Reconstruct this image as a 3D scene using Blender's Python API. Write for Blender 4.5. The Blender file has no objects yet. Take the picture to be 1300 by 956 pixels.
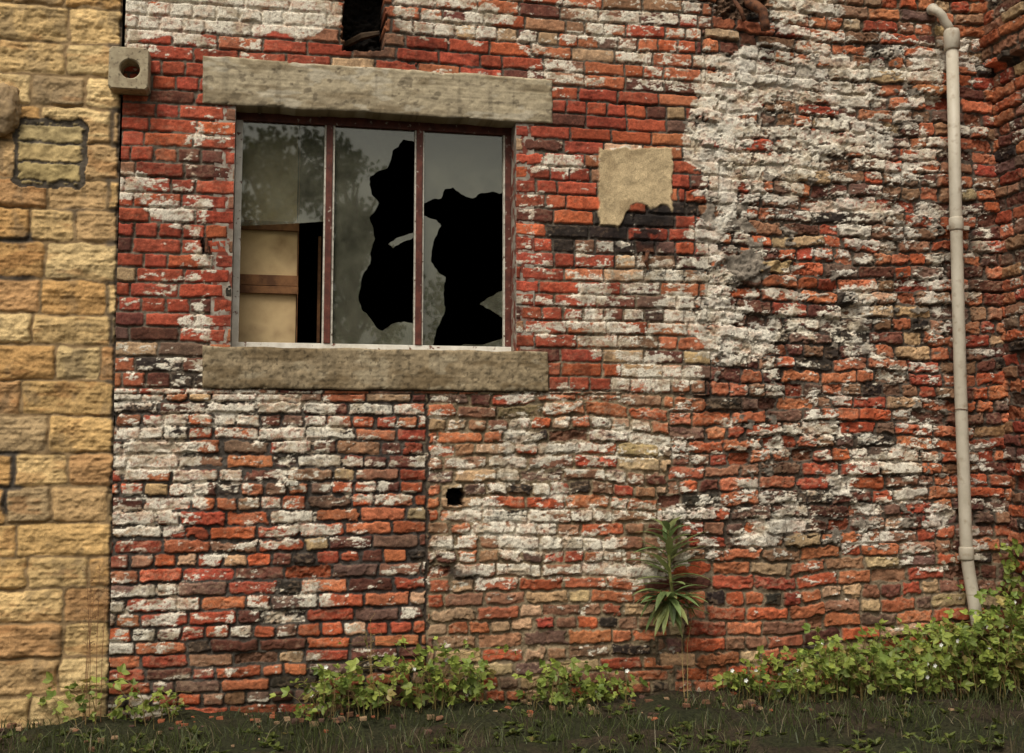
import bpy, bmesh, math, random
import numpy as np
from mathutils import Vector, Matrix, Euler, noise as mnoise

random.seed(7)
scene = bpy.context.scene
scene.view_settings.view_transform = 'Standard'
scene.view_settings.look = 'None'
scene.view_settings.exposure = 0

# ------------------------------------------------------------------ camera
F = 1500.0
PITCH = math.atan(142 / 1500)
YAW = math.radians(12)
CAM = Vector((0, -6.0, 1.27))
eul = Euler((math.pi / 2 + PITCH, 0, -YAW))
R = eul.to_matrix()
cd = bpy.data.cameras.new("camera")
cam = bpy.data.objects.new("camera", cd)
scene.collection.objects.link(cam)
cam.location = CAM
cam.rotation_euler = eul
cd.sensor_width = 36
cd.lens = 36 * F / 1300
cd.shift_y = -45 / 1300
cd.clip_end = 1000
scene.camera = cam

def P(u, v, y=0.0):
    """image pixel cast through the camera -> world position on plane y"""
    d = R @ Vector(((u-650) / F, -(v-433) / F, -1))
    t = (y - CAM.y) / d.y
    return CAM + d * t

Rn = np.array(R)
def UV(X, Y, Z):
    dx = X - CAM.x; dy = Y - CAM.y; dz = Z - CAM.z
    cx = Rn[0, 0]*dx + Rn[1, 0]*dy + Rn[2, 0]*dz
    cy = Rn[0, 1]*dx + Rn[1, 1]*dy + Rn[2, 1]*dz
    cz = -(Rn[0, 2]*dx + Rn[1, 2]*dy + Rn[2, 2]*dz)
    return 650 + F*cx/cz, 433 - F*cy/cz

# ------------------------------------------------------------------ noise
TABS = [np.random.default_rng(100+i).random((256, 256)).astype(np.float32) for i in range(24)]
def vn(x, y, s=0):
    T = TABS[s % 24]
    xi = np.floor(x).astype(np.int64); yi = np.floor(y).astype(np.int64)
    fx = (x - xi); fy = (y - yi)
    fx = fx*fx*(3-2*fx); fy = fy*fy*(3-2*fy)
    a = T[xi & 255, yi & 255]; b = T[(xi+1) & 255, yi & 255]
    c = T[xi & 255, (yi+1) & 255]; d = T[(xi+1) & 255, (yi+1) & 255]
    return (a*(1-fx)+b*fx)*(1-fy)+(c*(1-fx)+d*fx)*fy
def nn(x, y, s=0, o=3, g=.6):
    """approx. unit normal fbm"""
    t = 0; a = 1; n = 0
    for i in range(o):
        t = t + a*(vn(x*2.03**i+13.7*i, y*2.03**i+7.1*i, s+i)-.5)/.2; n += a*a; a *= g
    return t/math.sqrt(n)
def ss(a, b, x):
    t = np.clip((x-a)/(b-a), 0, 1); return t*t*(3-2*t)
def S(r, g, b, sat=1.0):
    c = np.array([r, g, b])/255.0
    c = np.where(c <= .04045, c/12.92, ((c+.055)/1.055)**2.4)
    l = c @ np.array([.3, .59, .11])
    return l+(c-l)*sat
def lerp(a, b, t):
    return a*(1-t)+b*t
def L3(a, b, t):
    t = t[:, None]; return a*(1-t)+b*t

def zones(U, V, base, zs, soft=9, jit=16, seed=3):
    Uj = U + jit*nn(U/38, V/38, seed, 2)*.6
    Vj = V + jit*nn(U/38, V/38, seed+5, 2)*.4
    p = np.full(U.shape, float(base))
    for (a, b, c, d, q) in zs:
        w = ss(a-soft, a+soft, Uj)*(1-ss(c-soft, c+soft, Uj))*ss(b-soft, b+soft, Vj)*(1-ss(d-soft, d+soft, Vj))
        p = p*(1-w)+q*w
    return p

# ------------------------------------------------------------------ mesh helpers
def link(ob, parent=None):
    scene.collection.objects.link(ob)
    if parent: ob.parent = parent
    return ob
def empty(name, loc=(0, 0, 0)):
    e = bpy.data.objects.new(name, None); e.empty_display_size = .1
    scene.collection.objects.link(e)
    return e

def grid_mesh(name, PX, PY, PZ, keep, col, mat, parent=None, flip=False):
    nz, nx = PX.shape
    me = bpy.data.meshes.new(name)
    idx = np.arange(nz*nx).reshape(nz, nx)
    q = np.stack([idx[:-1, :-1], idx[:-1, 1:], idx[1:, 1:], idx[1:, :-1]], -1)
    if flip: q = q[..., ::-1]
    q = q[keep[:-1, :-1] & keep[1:, 1:] & keep[:-1, 1:] & keep[1:, :-1]]
    n = len(q)
    me.vertices.add(nz*nx)
    me.vertices.foreach_set('co', np.stack([PX, PY, PZ], -1).astype(np.float32).ravel())
    me.loops.add(n*4)
    me.loops.foreach_set('vertex_index', q.astype(np.int32).ravel())
    me.polygons.add(n)
    me.polygons.foreach_set('loop_start', (np.arange(n)*4).astype(np.int32))
    me.polygons.foreach_set('loop_total', np.full(n, 4, dtype=np.int32))
    me.polygons.foreach_set('use_smooth', np.ones(n, dtype=bool))
    me.update(calc_edges=True)
    c4 = np.ones((nz*nx, 4), dtype=np.float32); c4[:, :3] = np.clip(col, 0.004, .85)
    a = me.attributes.new('Col', 'FLOAT_COLOR', 'POINT'); a.data.foreach_set('color', c4.ravel())
    me.materials.append(mat)
    return link(bpy.data.objects.new(name, me), parent)

class MB:
    def __init__(s): s.v = []; s.f = []; s.m = []; s.c = []; s.n = 0
    def add(s, verts, faces, mi=0, col=(1, 1, 1)):
        for x in verts: s.v.append(tuple(x)); s.c.append(col)
        for f in faces: s.f.append(tuple(i+s.n for i in f)); s.m.append(mi)
        s.n += len(verts)
    def box(s, x0, x1, y0, y1, z0, z1, mi=0, col=(1, 1, 1)):
        v = [(x, y, z) for z in (z0, z1) for y in (y0, y1) for x in (x0, x1)]
        s.add(v, [(0, 2, 3, 1), (4, 5, 7, 6), (0, 1, 5, 4), (2, 6, 7, 3), (0, 4, 6, 2), (1, 3, 7, 5)], mi, col)
    def tube(s, pts, rad, seg=12, mi=0, col=(1, 1, 1), cap=True):
        pts = [Vector(p) for p in pts]
        if not hasattr(rad, '__len__'): rad = [rad]*len(pts)
        vs = []; up = None
        for i, p in enumerate(pts):
            t = (pts[min(i+1, len(pts)-1)]-pts[max(i-1, 0)]).normalized()
            if up is None: up = t.orthogonal().normalized()
            up = (up-t*up.dot(t)).normalized(); b = t.cross(up)
            for k in range(seg):
                a = 2*math.pi*k/seg
                vs.append(p+(up*math.cos(a)+b*math.sin(a))*rad[i])
        fs = []
        for i in range(len(pts)-1):
            for k in range(seg):
                k2 = (k+1) % seg
                fs.append((i*seg+k, i*seg+k2, (i+1)*seg+k2, (i+1)*seg+k))
        if cap:
            fs.append(tuple(range(seg))[::-1]); fs.append(tuple(range((len(pts)-1)*seg, len(pts)*seg)))
        s.add(vs, fs, mi, col)
    def obj(s, name, mats, parent=None, smooth=False, bevel=0):
        me = bpy.data.meshes.new(name)
        me.from_pydata(s.v, [], s.f)
        for m in mats: me.materials.append(m)
        me.polygons.foreach_set('material_index', s.m)
        if smooth: me.polygons.foreach_set('use_smooth', [True]*len(s.f))
        a = me.attributes.new('Col', 'FLOAT_COLOR', 'POINT')
        c = np.ones((len(s.v), 4), dtype=np.float32); c[:, :3] = np.array(s.c); a.data.foreach_set('color', c.ravel())
        if len(s.f) < 20000:
            bm = bmesh.new(); bm.from_mesh(me); bmesh.ops.recalc_face_normals(bm, faces=bm.faces); bm.to_mesh(me); bm.free()
        o = link(bpy.data.objects.new(name, me), parent)
        if bevel:
            b = o.modifiers.new('bevel', 'BEVEL'); b.width = bevel; b.segments = 2; b.limit_method = 'ANGLE'
        return o

# ------------------------------------------------------------------ materials
def newmat(name):
    m = bpy.data.materials.new(name); m.use_nodes = True
    nt = m.node_tree; nt.nodes.clear()
    out = nt.nodes.new('ShaderNodeOutputMaterial')
    return m, nt, out
def attr_mat(name, rough=.9, nscale=230, amt=.34, bump=.45, bdist=.002, spec=.2, trans=0):
    m, nt, out = newmat(name); N = nt.nodes; K = nt.links
    at = N.new('ShaderNodeAttribute'); at.attribute_name = 'Col'
    tc = N.new('ShaderNodeTexCoord')
    no = N.new('ShaderNodeTexNoise'); no.inputs['Scale'].default_value = nscale; no.inputs['Detail'].default_value = 2
    K.new(tc.outputs['Object'], no.inputs['Vector'])
    mr = N.new('ShaderNodeMapRange'); mr.inputs[1].default_value = .3; mr.inputs[2].default_value = .7
    mr.inputs[3].default_value = 1-amt; mr.inputs[4].default_value = 1+amt
    K.new(no.outputs['Fac'], mr.inputs[0])
    vm = N.new('ShaderNodeVectorMath'); vm.operation = 'SCALE'
    K.new(at.outputs['Color'], vm.inputs[0]); K.new(mr.outputs[0], vm.inputs['Scale'])
    bs = N.new('ShaderNodeBsdfPrincipled'); bs.inputs['Roughness'].default_value = rough
    bs.inputs['Specular IOR Level'].default_value = spec
    K.new(vm.outputs[0], bs.inputs['Base Color'])
    bu = N.new('ShaderNodeBump'); bu.inputs['Strength'].default_value = bump; bu.inputs['Distance'].default_value = bdist
    K.new(no.outputs['Fac'], bu.inputs['Height']); K.new(bu.outputs[0], bs.inputs['Normal'])
    last = bs
    if trans:
        tr = N.new('ShaderNodeBsdfTranslucent'); K.new(vm.outputs[0], tr.inputs['Color'])
        mx = N.new('ShaderNodeMixShader'); mx.inputs[0].default_value = trans
        K.new(bs.outputs[0], mx.inputs[1]); K.new(tr.outputs[0], mx.inputs[2]); last = mx
    K.new(last.outputs[0], out.inputs['Surface'])
    return m
def noise_mat(name, c1, c2, scale=20, lo=.4, hi=.6, rough=.8, bump=.3, bdist=.003, spec=.3, metallic=0, c3=None, s3=90, lo3=.55, hi3=.65):
    m, nt, out = newmat(name); N = nt.nodes; K = nt.links
    tc = N.new('ShaderNodeTexCoord')
    no = N.new('ShaderNodeTexNoise'); no.inputs['Scale'].default_value = scale; no.inputs['Detail'].default_value = 8
    no.inputs['Roughness'].default_value = .65
    K.new(tc.outputs['Object'], no.inputs['Vector'])
    cr = N.new('ShaderNodeValToRGB'); cr.color_ramp.elements[0].position = lo; cr.color_ramp.elements[1].position = hi
    cr.color_ramp.elements[0].color = (*c1, 1); cr.color_ramp.elements[1].color = (*c2, 1)
    K.new(no.outputs['Fac'], cr.inputs[0]); last = cr.outputs[0]
    if c3 is not None:
        n3 = N.new('ShaderNodeTexNoise'); n3.inputs['Scale'].default_value = s3; n3.inputs['Detail'].default_value = 5
        K.new(tc.outputs['Object'], n3.inputs['Vector'])
        r3 = N.new('ShaderNodeMapRange'); r3.inputs[1].default_value = lo3; r3.inputs[2].default_value = hi3
        K.new(n3.outputs['Fac'], r3.inputs[0])
        mx = N.new('ShaderNodeMix'); mx.data_type = 'RGBA'
        K.new(r3.outputs[0], mx.inputs[0]); K.new(last, mx.inputs[6]); mx.inputs[7].default_value = (*c3, 1); last = mx.outputs[2]
    bs = N.new('ShaderNodeBsdfPrincipled'); bs.inputs['Roughness'].default_value = rough
    bs.inputs['Specular IOR Level'].default_value = spec; bs.inputs['Metallic'].default_value = metallic
    K.new(last, bs.inputs['Base Color'])
    bu = N.new('ShaderNodeBump'); bu.inputs['Strength'].default_value = bump; bu.inputs['Distance'].default_value = bdist
    K.new(no.outputs['Fac'], bu.inputs['Height']); K.new(bu.outputs[0], bs.inputs['Normal'])
    K.new(bs.outputs[0], out.inputs['Surface'])
    return m

M_brick = attr_mat('weathered_brick', bump=.4)
M_stone = attr_mat('sandstone', nscale=260, amt=.24, bump=.45)
M_conc = attr_mat('old_concrete', nscale=300, amt=.24, bump=.4)
M_leaf = attr_mat('leaf', rough=.5, nscale=60, amt=.15, bump=.1, spec=.35, trans=.3)
M_stem = attr_mat('stem', rough=.7, nscale=80, amt=.2, bump=.2)
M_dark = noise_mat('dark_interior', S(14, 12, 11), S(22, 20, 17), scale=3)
M_frame = noise_mat('rusty_red_frame', S(74, 38, 30), S(104, 56, 44), scale=18, rough=.6, c3=S(165, 152, 138), s3=38, lo3=.64, hi3=.70)
M_white = noise_mat('flaking_white_paint', S(204, 198, 186), S(226, 221, 210), scale=14, rough=.6, c3=S(110, 72, 58), s3=40, lo3=.62, hi3=.70)
M_putty = noise_mat('putty', S(170, 164, 150), S(206, 200, 186), scale=40, rough=.8, c3=S(90, 70, 55), s3=50, lo3=.60, hi3=.68)
M_pipe = noise_mat('painted_downpipe', S(172, 162, 144), S(196, 187, 170), scale=7, lo=.3, hi=.7, rough=.5, bump=.08, c3=S(132, 110, 84), s3=20, lo3=.56, hi3=.8)
M_rust = noise_mat('rust', S(64, 42, 32), S(116, 74, 50), scale=30, rough=.85)
M_wood = noise_mat('old_timber', S(84, 54, 32), S(122, 84, 52), scale=12, rough=.8)
M_board = noise_mat('fibre_board', S(176, 150, 110), S(200, 174, 132), scale=3, rough=.9, c3=S(130, 104, 72), s3=6, lo3=.5, hi3=.75)
M_white2 = noise_mat('petal', S(225, 225, 215), S(240, 240, 232), scale=9)

def glass_mat():
    m, nt, out = newmat('dirty_glass'); N = nt.nodes; K = nt.links
    tc = N.new('ShaderNodeTexCoord')
    no = N.new('ShaderNodeTexNoise'); no.inputs['Scale'].default_value = 6; no.inputs['Detail'].default_value = 12; no.inputs['Roughness'].default_value = .8
    K.new(tc.outputs['Object'], no.inputs['Vector'])
    mr = N.new('ShaderNodeMapRange'); mr.inputs[1].default_value = .35; mr.inputs[2].default_value = .72
    mr.inputs[3].default_value = .08; mr.inputs[4].default_value = .34
    K.new(no.outputs['Fac'], mr.inputs[0])
    tr = N.new('ShaderNodeBsdfTransparent'); tr.inputs[0].default_value = (.80, .82, .77, 1)
    df = N.new('ShaderNodeBsdfDiffuse'); df.inputs[0].default_value = (*S(140, 138, 120), 1)
    mx = N.new('ShaderNodeMixShader'); K.new(mr.outputs[0], mx.inputs[0]); K.new(tr.outputs[0], mx.inputs[1]); K.new(df.outputs[0], mx.inputs[2])
    gl = N.new('ShaderNodeBsdfGlossy'); gl.inputs['Roughness'].default_value = .02; gl.inputs[0].default_value = (.96, .96, .90, 1)
    bu = N.new('ShaderNodeBump'); bu.inputs['Strength'].default_value = .04; bu.inputs['Distance'].default_value = .004
    n2 = N.new('ShaderNodeTexNoise'); n2.inputs['Scale'].default_value = 5; K.new(tc.outputs['Object'], n2.inputs['Vector'])
    K.new(n2.outputs['Fac'], bu.inputs['Height']); K.new(bu.outputs[0], gl.inputs['Normal'])
    m2 = N.new('ShaderNodeMixShader'); m2.inputs[0].default_value = .09
    K.new(mx.outputs[0], m2.inputs[1]); K.new(gl.outputs[0], m2.inputs[2]); K.new(m2.outputs[0], out.inputs['Surface'])
    return m
M_glass = glass_mat()

# ------------------------------------------------------------------ key dimensions on the facade
XO0, XO1 = P(296, 290).x, P(655, 300).x            # window opening
ZO0 = (P(300, 440).z+P(640, 446).z)/2
ZO1 = (P(260, 131).z+P(695, 158).z)/2
ZL1 = (P(257, 70).z+P(700, 102).z)/2                # lintel top
ZS0 = (P(257, 489).z+P(690, 500).z)/2               # sill bottom
XL0, XL1 = P(257, 100).x, P(701, 130).x
XS0, XS1 = P(257, 465).x, P(695, 475).x
XC = P(1272, 400).x                                 # corner with the return wall
ZT = 4.15
CELL = .0045
seamA, seamB = P(155, 0), P(138, 865)
def seamX(Z): return seamB.x+(seamA.x-seamB.x)*(Z-seamB.z)/(seamA.z-seamB.z)

# ------------------------------------------------------------------ layout of masonry units
def lay(A, Z, zed, wfun, rng, a0, a1):
    k = np.searchsorted(zed, Z)-1
    bid = np.zeros(A.shape, dtype=np.int64)
    CX = []; CZ = []; HX = []; HZ = []; base = 0
    for kk in range(max(k.min(), 0), min(k.max(), len(zed)-2)+1):
        e = [a0-rng.random()*.2]; j = 0
        while e[-1] < a1+.1:
            e.append(e[-1]+wfun(kk, j, rng)); j += 1
        e = np.array(e); m = k == kk
        ii = np.clip(np.searchsorted(e, A[m])-1, 0, len(e)-2)
        bid[m] = base+ii
        CX.append((e[:-1]+e[1:])/2); HX.append((e[1:]-e[:-1])/2)
        CZ.append(np.full(len(e)-1, (zed[kk]+zed[kk+1])/2)); HZ.append(np.full(len(e)-1, (zed[kk+1]-zed[kk])/2))
        base += len(e)-1
    return bid, np.concatenate(CX), np.concatenate(CZ), np.concatenate(HX), np.concatenate(HZ)
def mkcourses(zref, ch, jit, rng):
    up = [zref]
    while up[-1] < 4.5: up.append(up[-1]+ch*(1+jit*(rng.random()-.5)))
    dn = [zref]
    while dn[-1] > -.4: dn.append(dn[-1]-ch*(1+jit*(rng.random()-.5)))
    return np.array(dn[::-1][:-1]+up)

PAL = np.array([S(158, 70, 48, .95), S(180, 102, 64, .92), S(100, 56, 44, .9), S(142, 98, 70, .88), S(182, 146, 106, .88), S(52, 44, 39), S(114, 82, 68, .85), S(172, 84, 50, .95)])
# red, orange, maroon, brown, buff, soot, purple, deep orange

PAINT = [ # u0,v0,u1,v1,coverage
 (150,-40,432,46,.96),(160,50,255,70,.15),(255,46,345,72,.6),(345,48,432,80,.05),(495,-20,585,46,.88),(430,66,500,72,.3),(505,50,675,98,.05),(590,-20,680,52,.36),(680,-20,900,112,.34),
 (150,75,300,440,.06),(233,130,262,440,.64),(150,228,235,275,.42),(150,355,235,395,.34),(265,130,300,250,.2),
 (140,440,300,500,.38),(136,500,262,690,.76),(150,500,420,556,.70),(260,560,420,600,.40),(420,500,545,640,.26),(300,600,470,690,.56),(140,690,545,760,.26),
 (140,750,240,830,.58),(240,760,545,870,.22),
 (548,500,640,640,.26),(640,500,880,625,.50),(548,640,880,735,.70),(548,735,880,870,.15),
 (645,110,760,350,.10),(690,192,735,222,.85),(645,255,700,300,.33),(650,395,720,425,.5),(715,345,895,500,.66),(690,440,780,492,.05),(855,160,888,345,.07),(700,115,860,188,.06),(735,320,890,345,.5),
 (875,60,975,250,.92),(893,240,932,445,.95),(975,40,1200,235,.68),(1020,60,1110,150,.80),(930,250,1040,300,.38),(1040,250,1200,330,.56),(930,330,1200,480,.20),(930,395,985,470,.75),(1060,330,1130,460,.46),
 (900,480,1200,560,.22),(990,500,1200,580,.44),(1040,575,1200,700,.56),(870,620,1040,705,.64),(870,705,1210,770,.12),(870,770,1300,880,.05),
 (1215,0,1262,700,.32),(1050,-20,1262,45,.06),(960,-20,1060,70,.5)]
REDZ = [(150,45,300,440),(500,52,680,100),(645,120,757,345),(700,115,858,190),(845,165,888,350),(650,340,738,440),(690,438,785,495),(340,46,434,80)]
def inz(U, V, zs):
    m = np.zeros(U.shape, bool)
    for a, b, c, d in zs: m |= (U > a) & (U < c) & (V > b) & (V < d)
    return m

def brick_field(X, Z, U, V, seed=5, allreg=None):
    rng = np.random.default_rng(seed)
    n = len(X)
    wob = nn(X/.045, Z/.045, 1, 2)
    big = nn(X/.55, Z/.45, 9, 2)
    zref = ZS0
    zed0 = mkcourses(zref, .0747, .07, rng)
    zed1 = mkcourses(zref, .0672, .12, rng)
    zed2 = mkcourses(zref, .0695, .16, rng)
    k0 = np.searchsorted(zed0, Z+.004*big)-1
    steps = np.random.default_rng(3).random(200)
    if allreg is None:
        ub = 893+(steps[k0//2]-.5)*44 - 40*(V > 500)*1.0
        r3 = U > ub
        low = (V > 500) & ~r3
        reg = np.where(r3, 3, np.where(low, np.where(U < 542, 1, 2), 0))
        bd = np.abs(U-ub)*.0042
        bd = np.where(r3, bd, np.minimum(bd, np.abs(V-500)*.0039+.004))
        bd = np.where(low, np.minimum(bd, np.abs(U-542)*.004), bd)
    else:
        reg = np.full(n, allreg); bd = np.full(n, 1.)
    wamp = np.array([.0016, .0024, .0028, .0032])[reg]
    bamp = np.array([.003, .006, .008, .011])[reg]
    Xw = X+wamp*wob+.002*nn(X/.15, Z/.15, 4, 1)
    Zw = Z+wamp*.9*nn(X/.05, Z/.04, 6, 2)+bamp*big
    def mkw(ph, jit):
        def w(k, j, r):
            if k % 5 == 2 and ph < .5: return .1125*(1+jit*(r.random()-.5))
            h = .1125 if r.random() < ph else .226
            return h*(1+jit*(r.random()-.5))
        return w
    ws = [mkw(.16, .05), mkw(.25, .12), mkw(.30, .16), mkw(.32, .22)]
    zeds = [zed0, zed1, zed2, zed0]
    bid = np.zeros(n, dtype=np.int64); CX = []; CZ = []; HX = []; HZ = []; RG = []; base = 0
    for r in range(4):
        m = reg == r
        if not m.any(): continue
        b, cx, cz, hx, hz = lay(Xw[m], Zw[m], zeds[r], ws[r], rng, X[m].min()-.05, X[m].max())
        bid[m] = b+base; base += len(cx)
        CX.append(cx); CZ.append(cz); HX.append(hx); HZ.append(hz); RG.append(np.full(len(cx), r))
    CX, CZ, HX, HZ, RG = map(np.concatenate, (CX, CZ, HX, HZ, RG))
    nb = len(CX)
    UC, VC = UV(CX, 0.0, CZ) if allreg is None else (np.full(nb, 1290.), UV(np.full(nb, XC), 0., CZ)[1])
    rr = rng.random((nb, 10)); rn = rng.standard_normal((nb, 6))
    # clay colour of each brick -----------------
    W = np.zeros((nb, 8))
    W[:] = [.10, .32, .09, .26, .10, .02, .07, .13]
    W[RG == 1] = [.21, .20, .20, .14, .03, .11, .07, .15]
    W[RG == 2] = [.05, .23, .09, .32, .17, .05, .09, .10]
    W[RG == 3] = [.10, .26, .16, .21, .06, .05, .10, .14]
    z = inz(UC, VC, [(700, 345, 895, 505)]); W[z] = [.03, .30, .02, .26, .28, .01, .04, .08]
    z = inz(UC, VC, [(860, 690, 1300, 900)]); W[z] = [.08, .38, .07, .22, .11, .02, .05, .18]
    z = inz(UC, VC, [(545, 740, 880, 900)]); W[z] = [.03, .28, .06, .32, .20, .03, .07, .09]
    z = inz(UC, VC, [(1050, -50, 1290, 48)]); W[z] = [.06, .42, .03, .26, .14, 0, .03, .15]
    z = inz(UC, VC, REDZ); W[z] = [.82, .02, .08, 0, 0, 0, .0, .10]
    z = inz(UC, VC, [(695, 285, 770, 318)]); W[z] = [.2, 0, .3, .2, 0, .2, .1, 0]
    z = inz(UC, VC, [(770, 262, 860, 318)]); W[z] = [.03, 0, .2, .1, 0, .6, .07, 0]
    z = inz(UC, VC, [(200, 452, 262, 500)]); W[z] = [0, .2, .2, 0, 0, .6, .0, 0]
    z = inz(UC, VC, [(1000, 380, 1100, 440), (920, 380, 1000, 410)]); W[z] = [.15, .1, .45, .05, 0, .15, .1, 0]
    z = inz(UC, VC, [(984, 314, 1050, 352)]); W[z] = [.2, .1, 0, 0, 0, 0, 0, .7]
    z = inz(UC, VC, [(985, 290, 1050, 312), (1100, 375, 1165, 395)]); W[z] = [0, .1, 0, .1, .8, 0, 0, 0]
    W /= W.sum(1, keepdims=True); cw = W.cumsum(1)
    pi_ = (rr[:, :1] > cw).sum(1).clip(0, 7)
    bc = PAL[pi_]*(1+.17*rn[:, :1])
    bc = bc*(1+.045*rn[:, 1:4])
    bc = np.clip(bc, .01, .6)
    # geometry -----------------------
    jw = np.array([.0052, .0064, .0068, .0062])[reg]*(.8+.4*vn(X/.2, Z/.2, 12))
    px = np.abs(Xw-CX[bid]); pz = np.abs(Zw-CZ[bid])
    rad = .006+.008*rr[bid, 2]*(reg > 0)
    hx = HX[bid]-jw; hz = HZ[bid]-jw*.95
    qx = px-hx+rad; qz = pz-hz+rad
    sdf = np.sqrt(np.maximum(qx, 0)**2+np.maximum(qz, 0)**2)+np.minimum(np.maximum(qx, qz), 0)-rad
    sdf = np.maximum(sdf, jw-bd)
    fine = nn(X/.012, Z/.012, 7, 2)
    med = nn(X/.035, Z/.03, 15, 3)
    sdf = sdf+.0011*fine+np.array([.0005, .0012, .0015, .0019])[reg]*med
    ero = (rr[bid, 3] > np.array([.97, .90, .88, .82])[reg])
    sdf = sdf+np.where(ero, .003+.003*med, 0)
    bm = 1-ss(-.0026, .0014, sdf)
    sx = (Xw-CX[bid])/HX[bid]; sz = (Zw-CZ[bid])/HZ[bid]
    dj = np.array([.0022, .0040, .0045, .0078])[reg]
    hb = rn[bid, 4]*dj+rn[bid, 5]*dj*.5*sx+(rr[bid, 4]-.5)*dj*sz
    hb = hb-.0032*ss(-.008, 0, sdf)+np.array([.0005, .0009, .0011, .0017])[reg]*med+.0005*fine
    spn = nn(X/.05, Z/.035, 18, 2)+2.2*(rr[bid, 5]-.76)
    sp = ss(.35, .75, spn)*np.array([.25, .8, .9, 1.])[reg]
    hb = hb-sp*.006
    lost = (rr[bid, 6] > np.array([2, .985, .982, .955])[reg])     # badly spalled bricks
    hb = hb-lost*(.020+.006*med)
    hm = np.array([-.012, -.015, -.014, -.017])[reg]+.0030*nn(X/.07, Z/.05, 2, 3)+.001*fine
    shade = 1+.09*med+.10*fine
    bcol = bc[bid]*shade[:, None]
    bcol = L3(bcol, bcol*np.array([.54, .53, .53]), ss(.6, 1.8, nn(X/.09, Z/.04, 20, 3)+.5*rn[bid, 0]*(reg > 0))*.64)
    bcol = L3(bcol, bcol*1.1+np.array([.045, .025, .012]), sp*.5)
    bl = ss(.5, 2.0, nn(X/.02, Z/.012, 8, 3)+.7*nn(X/.3, Z/.2, 13, 1))
    bcol = L3(bcol, S(184, 154, 126)[None, :], bl*np.array([.12, .24, .38, .26])[reg])
    bcol = L3(bcol, bcol*.45, lost*.6)
    # mortar
    mcols = np.array([S(100, 90, 78), S(78, 71, 64), S(114, 100, 80), S(86, 76, 66)])
    mc = mcols[reg]
    tan = zones(U, V, 0, [(545, 500, 880, 900, .6), (690, 345, 890, 500, .5), (870, 690, 1300, 900, .6), (1040, -30, 1290, 60, .4)], seed=8)
    mc = L3(mc, S(142, 124, 98)[None, :], tan*.7)
    dk = zones(U, V, 0, [(400, 560, 545, 800, .6), (700, 110, 895, 350, .5), (875, 60, 960, 500, .6), (165, 570, 400, 760, .3), (930, 380, 1110, 480, .6), (500, 50, 680, 100, .5)], seed=9)
    mc = L3(mc, S(56, 51, 48)[None, :], dk)
    mc = mc*(1+.16*nn(X/.03, Z/.03, 17, 3)+.05*fine)[:, None]
    # limewash / paint remnants ------------------------------
    Pc = zones(U, V, .16, PAINT, seed=3, jit=13) if allreg is None else np.full(n, .10)
    Pc = np.clip(.5+(Pc-.5)*1.14, .02, .98)
    probit = np.log(Pc/(1-Pc))/1.7
    brk = rn[bid, 3]
    wl = np.array([.55, .66, .66, .68])[reg]      # large patch weight
    pn = wl*nn(X/.22, Z/.08, 5, 2)+.60*nn(X/.055, Z/.025, 10, 4, .75)
    wb = np.array([.50, .78, .72, .45])[reg]
    tb = (pn+brk*wb)/np.sqrt(wl*wl+.36+wb*wb)+probit
    tm = pn/np.sqrt(wl*wl+.36)+probit-np.array([.80, 1.35, .90, .50])[reg]
    tb = tb-.4*ss(-.010, 0, sdf)
    t = lerp(tm, tb, bm)
    pm = ss(-.05, .17, t)
    wash = ss(-.8, .1, t)*.16            # thin residue
    dirt = nn(X/.08, Z/.05, 14, 4, .7)
    pc = L3(np.tile(S(222, 213, 195), (n, 1)), np.tile(S(164, 148, 124), (n, 1)), ss(-.3, 1.7, dirt)*.82)
    pc = L3(pc, np.tile(S(188, 148, 120), (n, 1)), ss(.5, 1.6, nn(X/.05, Z/.03, 19, 3))*.40)
    spk = ss(.8, 1.4, nn(X/.011, Z/.010, 21, 2))
    pc = L3(pc, bcol*.6+.03, spk*.65)
    pc = L3(pc, np.tile(S(196, 192, 184), (n, 1)), (reg == 3)*.35*ss(-1, 1, nn(X/.2, Z/.2, 11, 2)))
    # old render skins in the right part: grey cement carrying the paint
    g = nn(X/.13, Z/.09, 16, 4, .7)
    gz = zones(U, V, -9, [(880, 60, 960, 480, -.35), (960, 60, 1200, 240, -1.0), (960, 240, 1200, 480, -1.7), (930, 480, 1200, 700, -1.7)], seed=6) if allreg is None else np.full(n, -9.)
    gm = ss(0, .25, g+gz)
    col = L3(mc, bcol, bm)
    h = lerp(hm, hb, bm)
    col = L3(col, col*.55+S(196, 180, 158)*.45, wash)
    gcol = np.tile(S(128, 118, 106), (n, 1))*(1+.18*med+.1*fine)[:, None]
    col = L3(col, gcol, gm); h = lerp(h, np.maximum(h, .002+.002*med), gm)
    col = L3(col, pc, pm*(.94))
    edge_shade = np.exp(-((t+.06)/.16)**2)*(reg == 3)*ss(.3, .5, Pc+.15)  # dark outline of paint flakes: edge shade put into the colour
    col = L3(col, col*.40, edge_shade*.85)
    h = h+pm*np.where(reg == 3, .0040, .0012)
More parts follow.
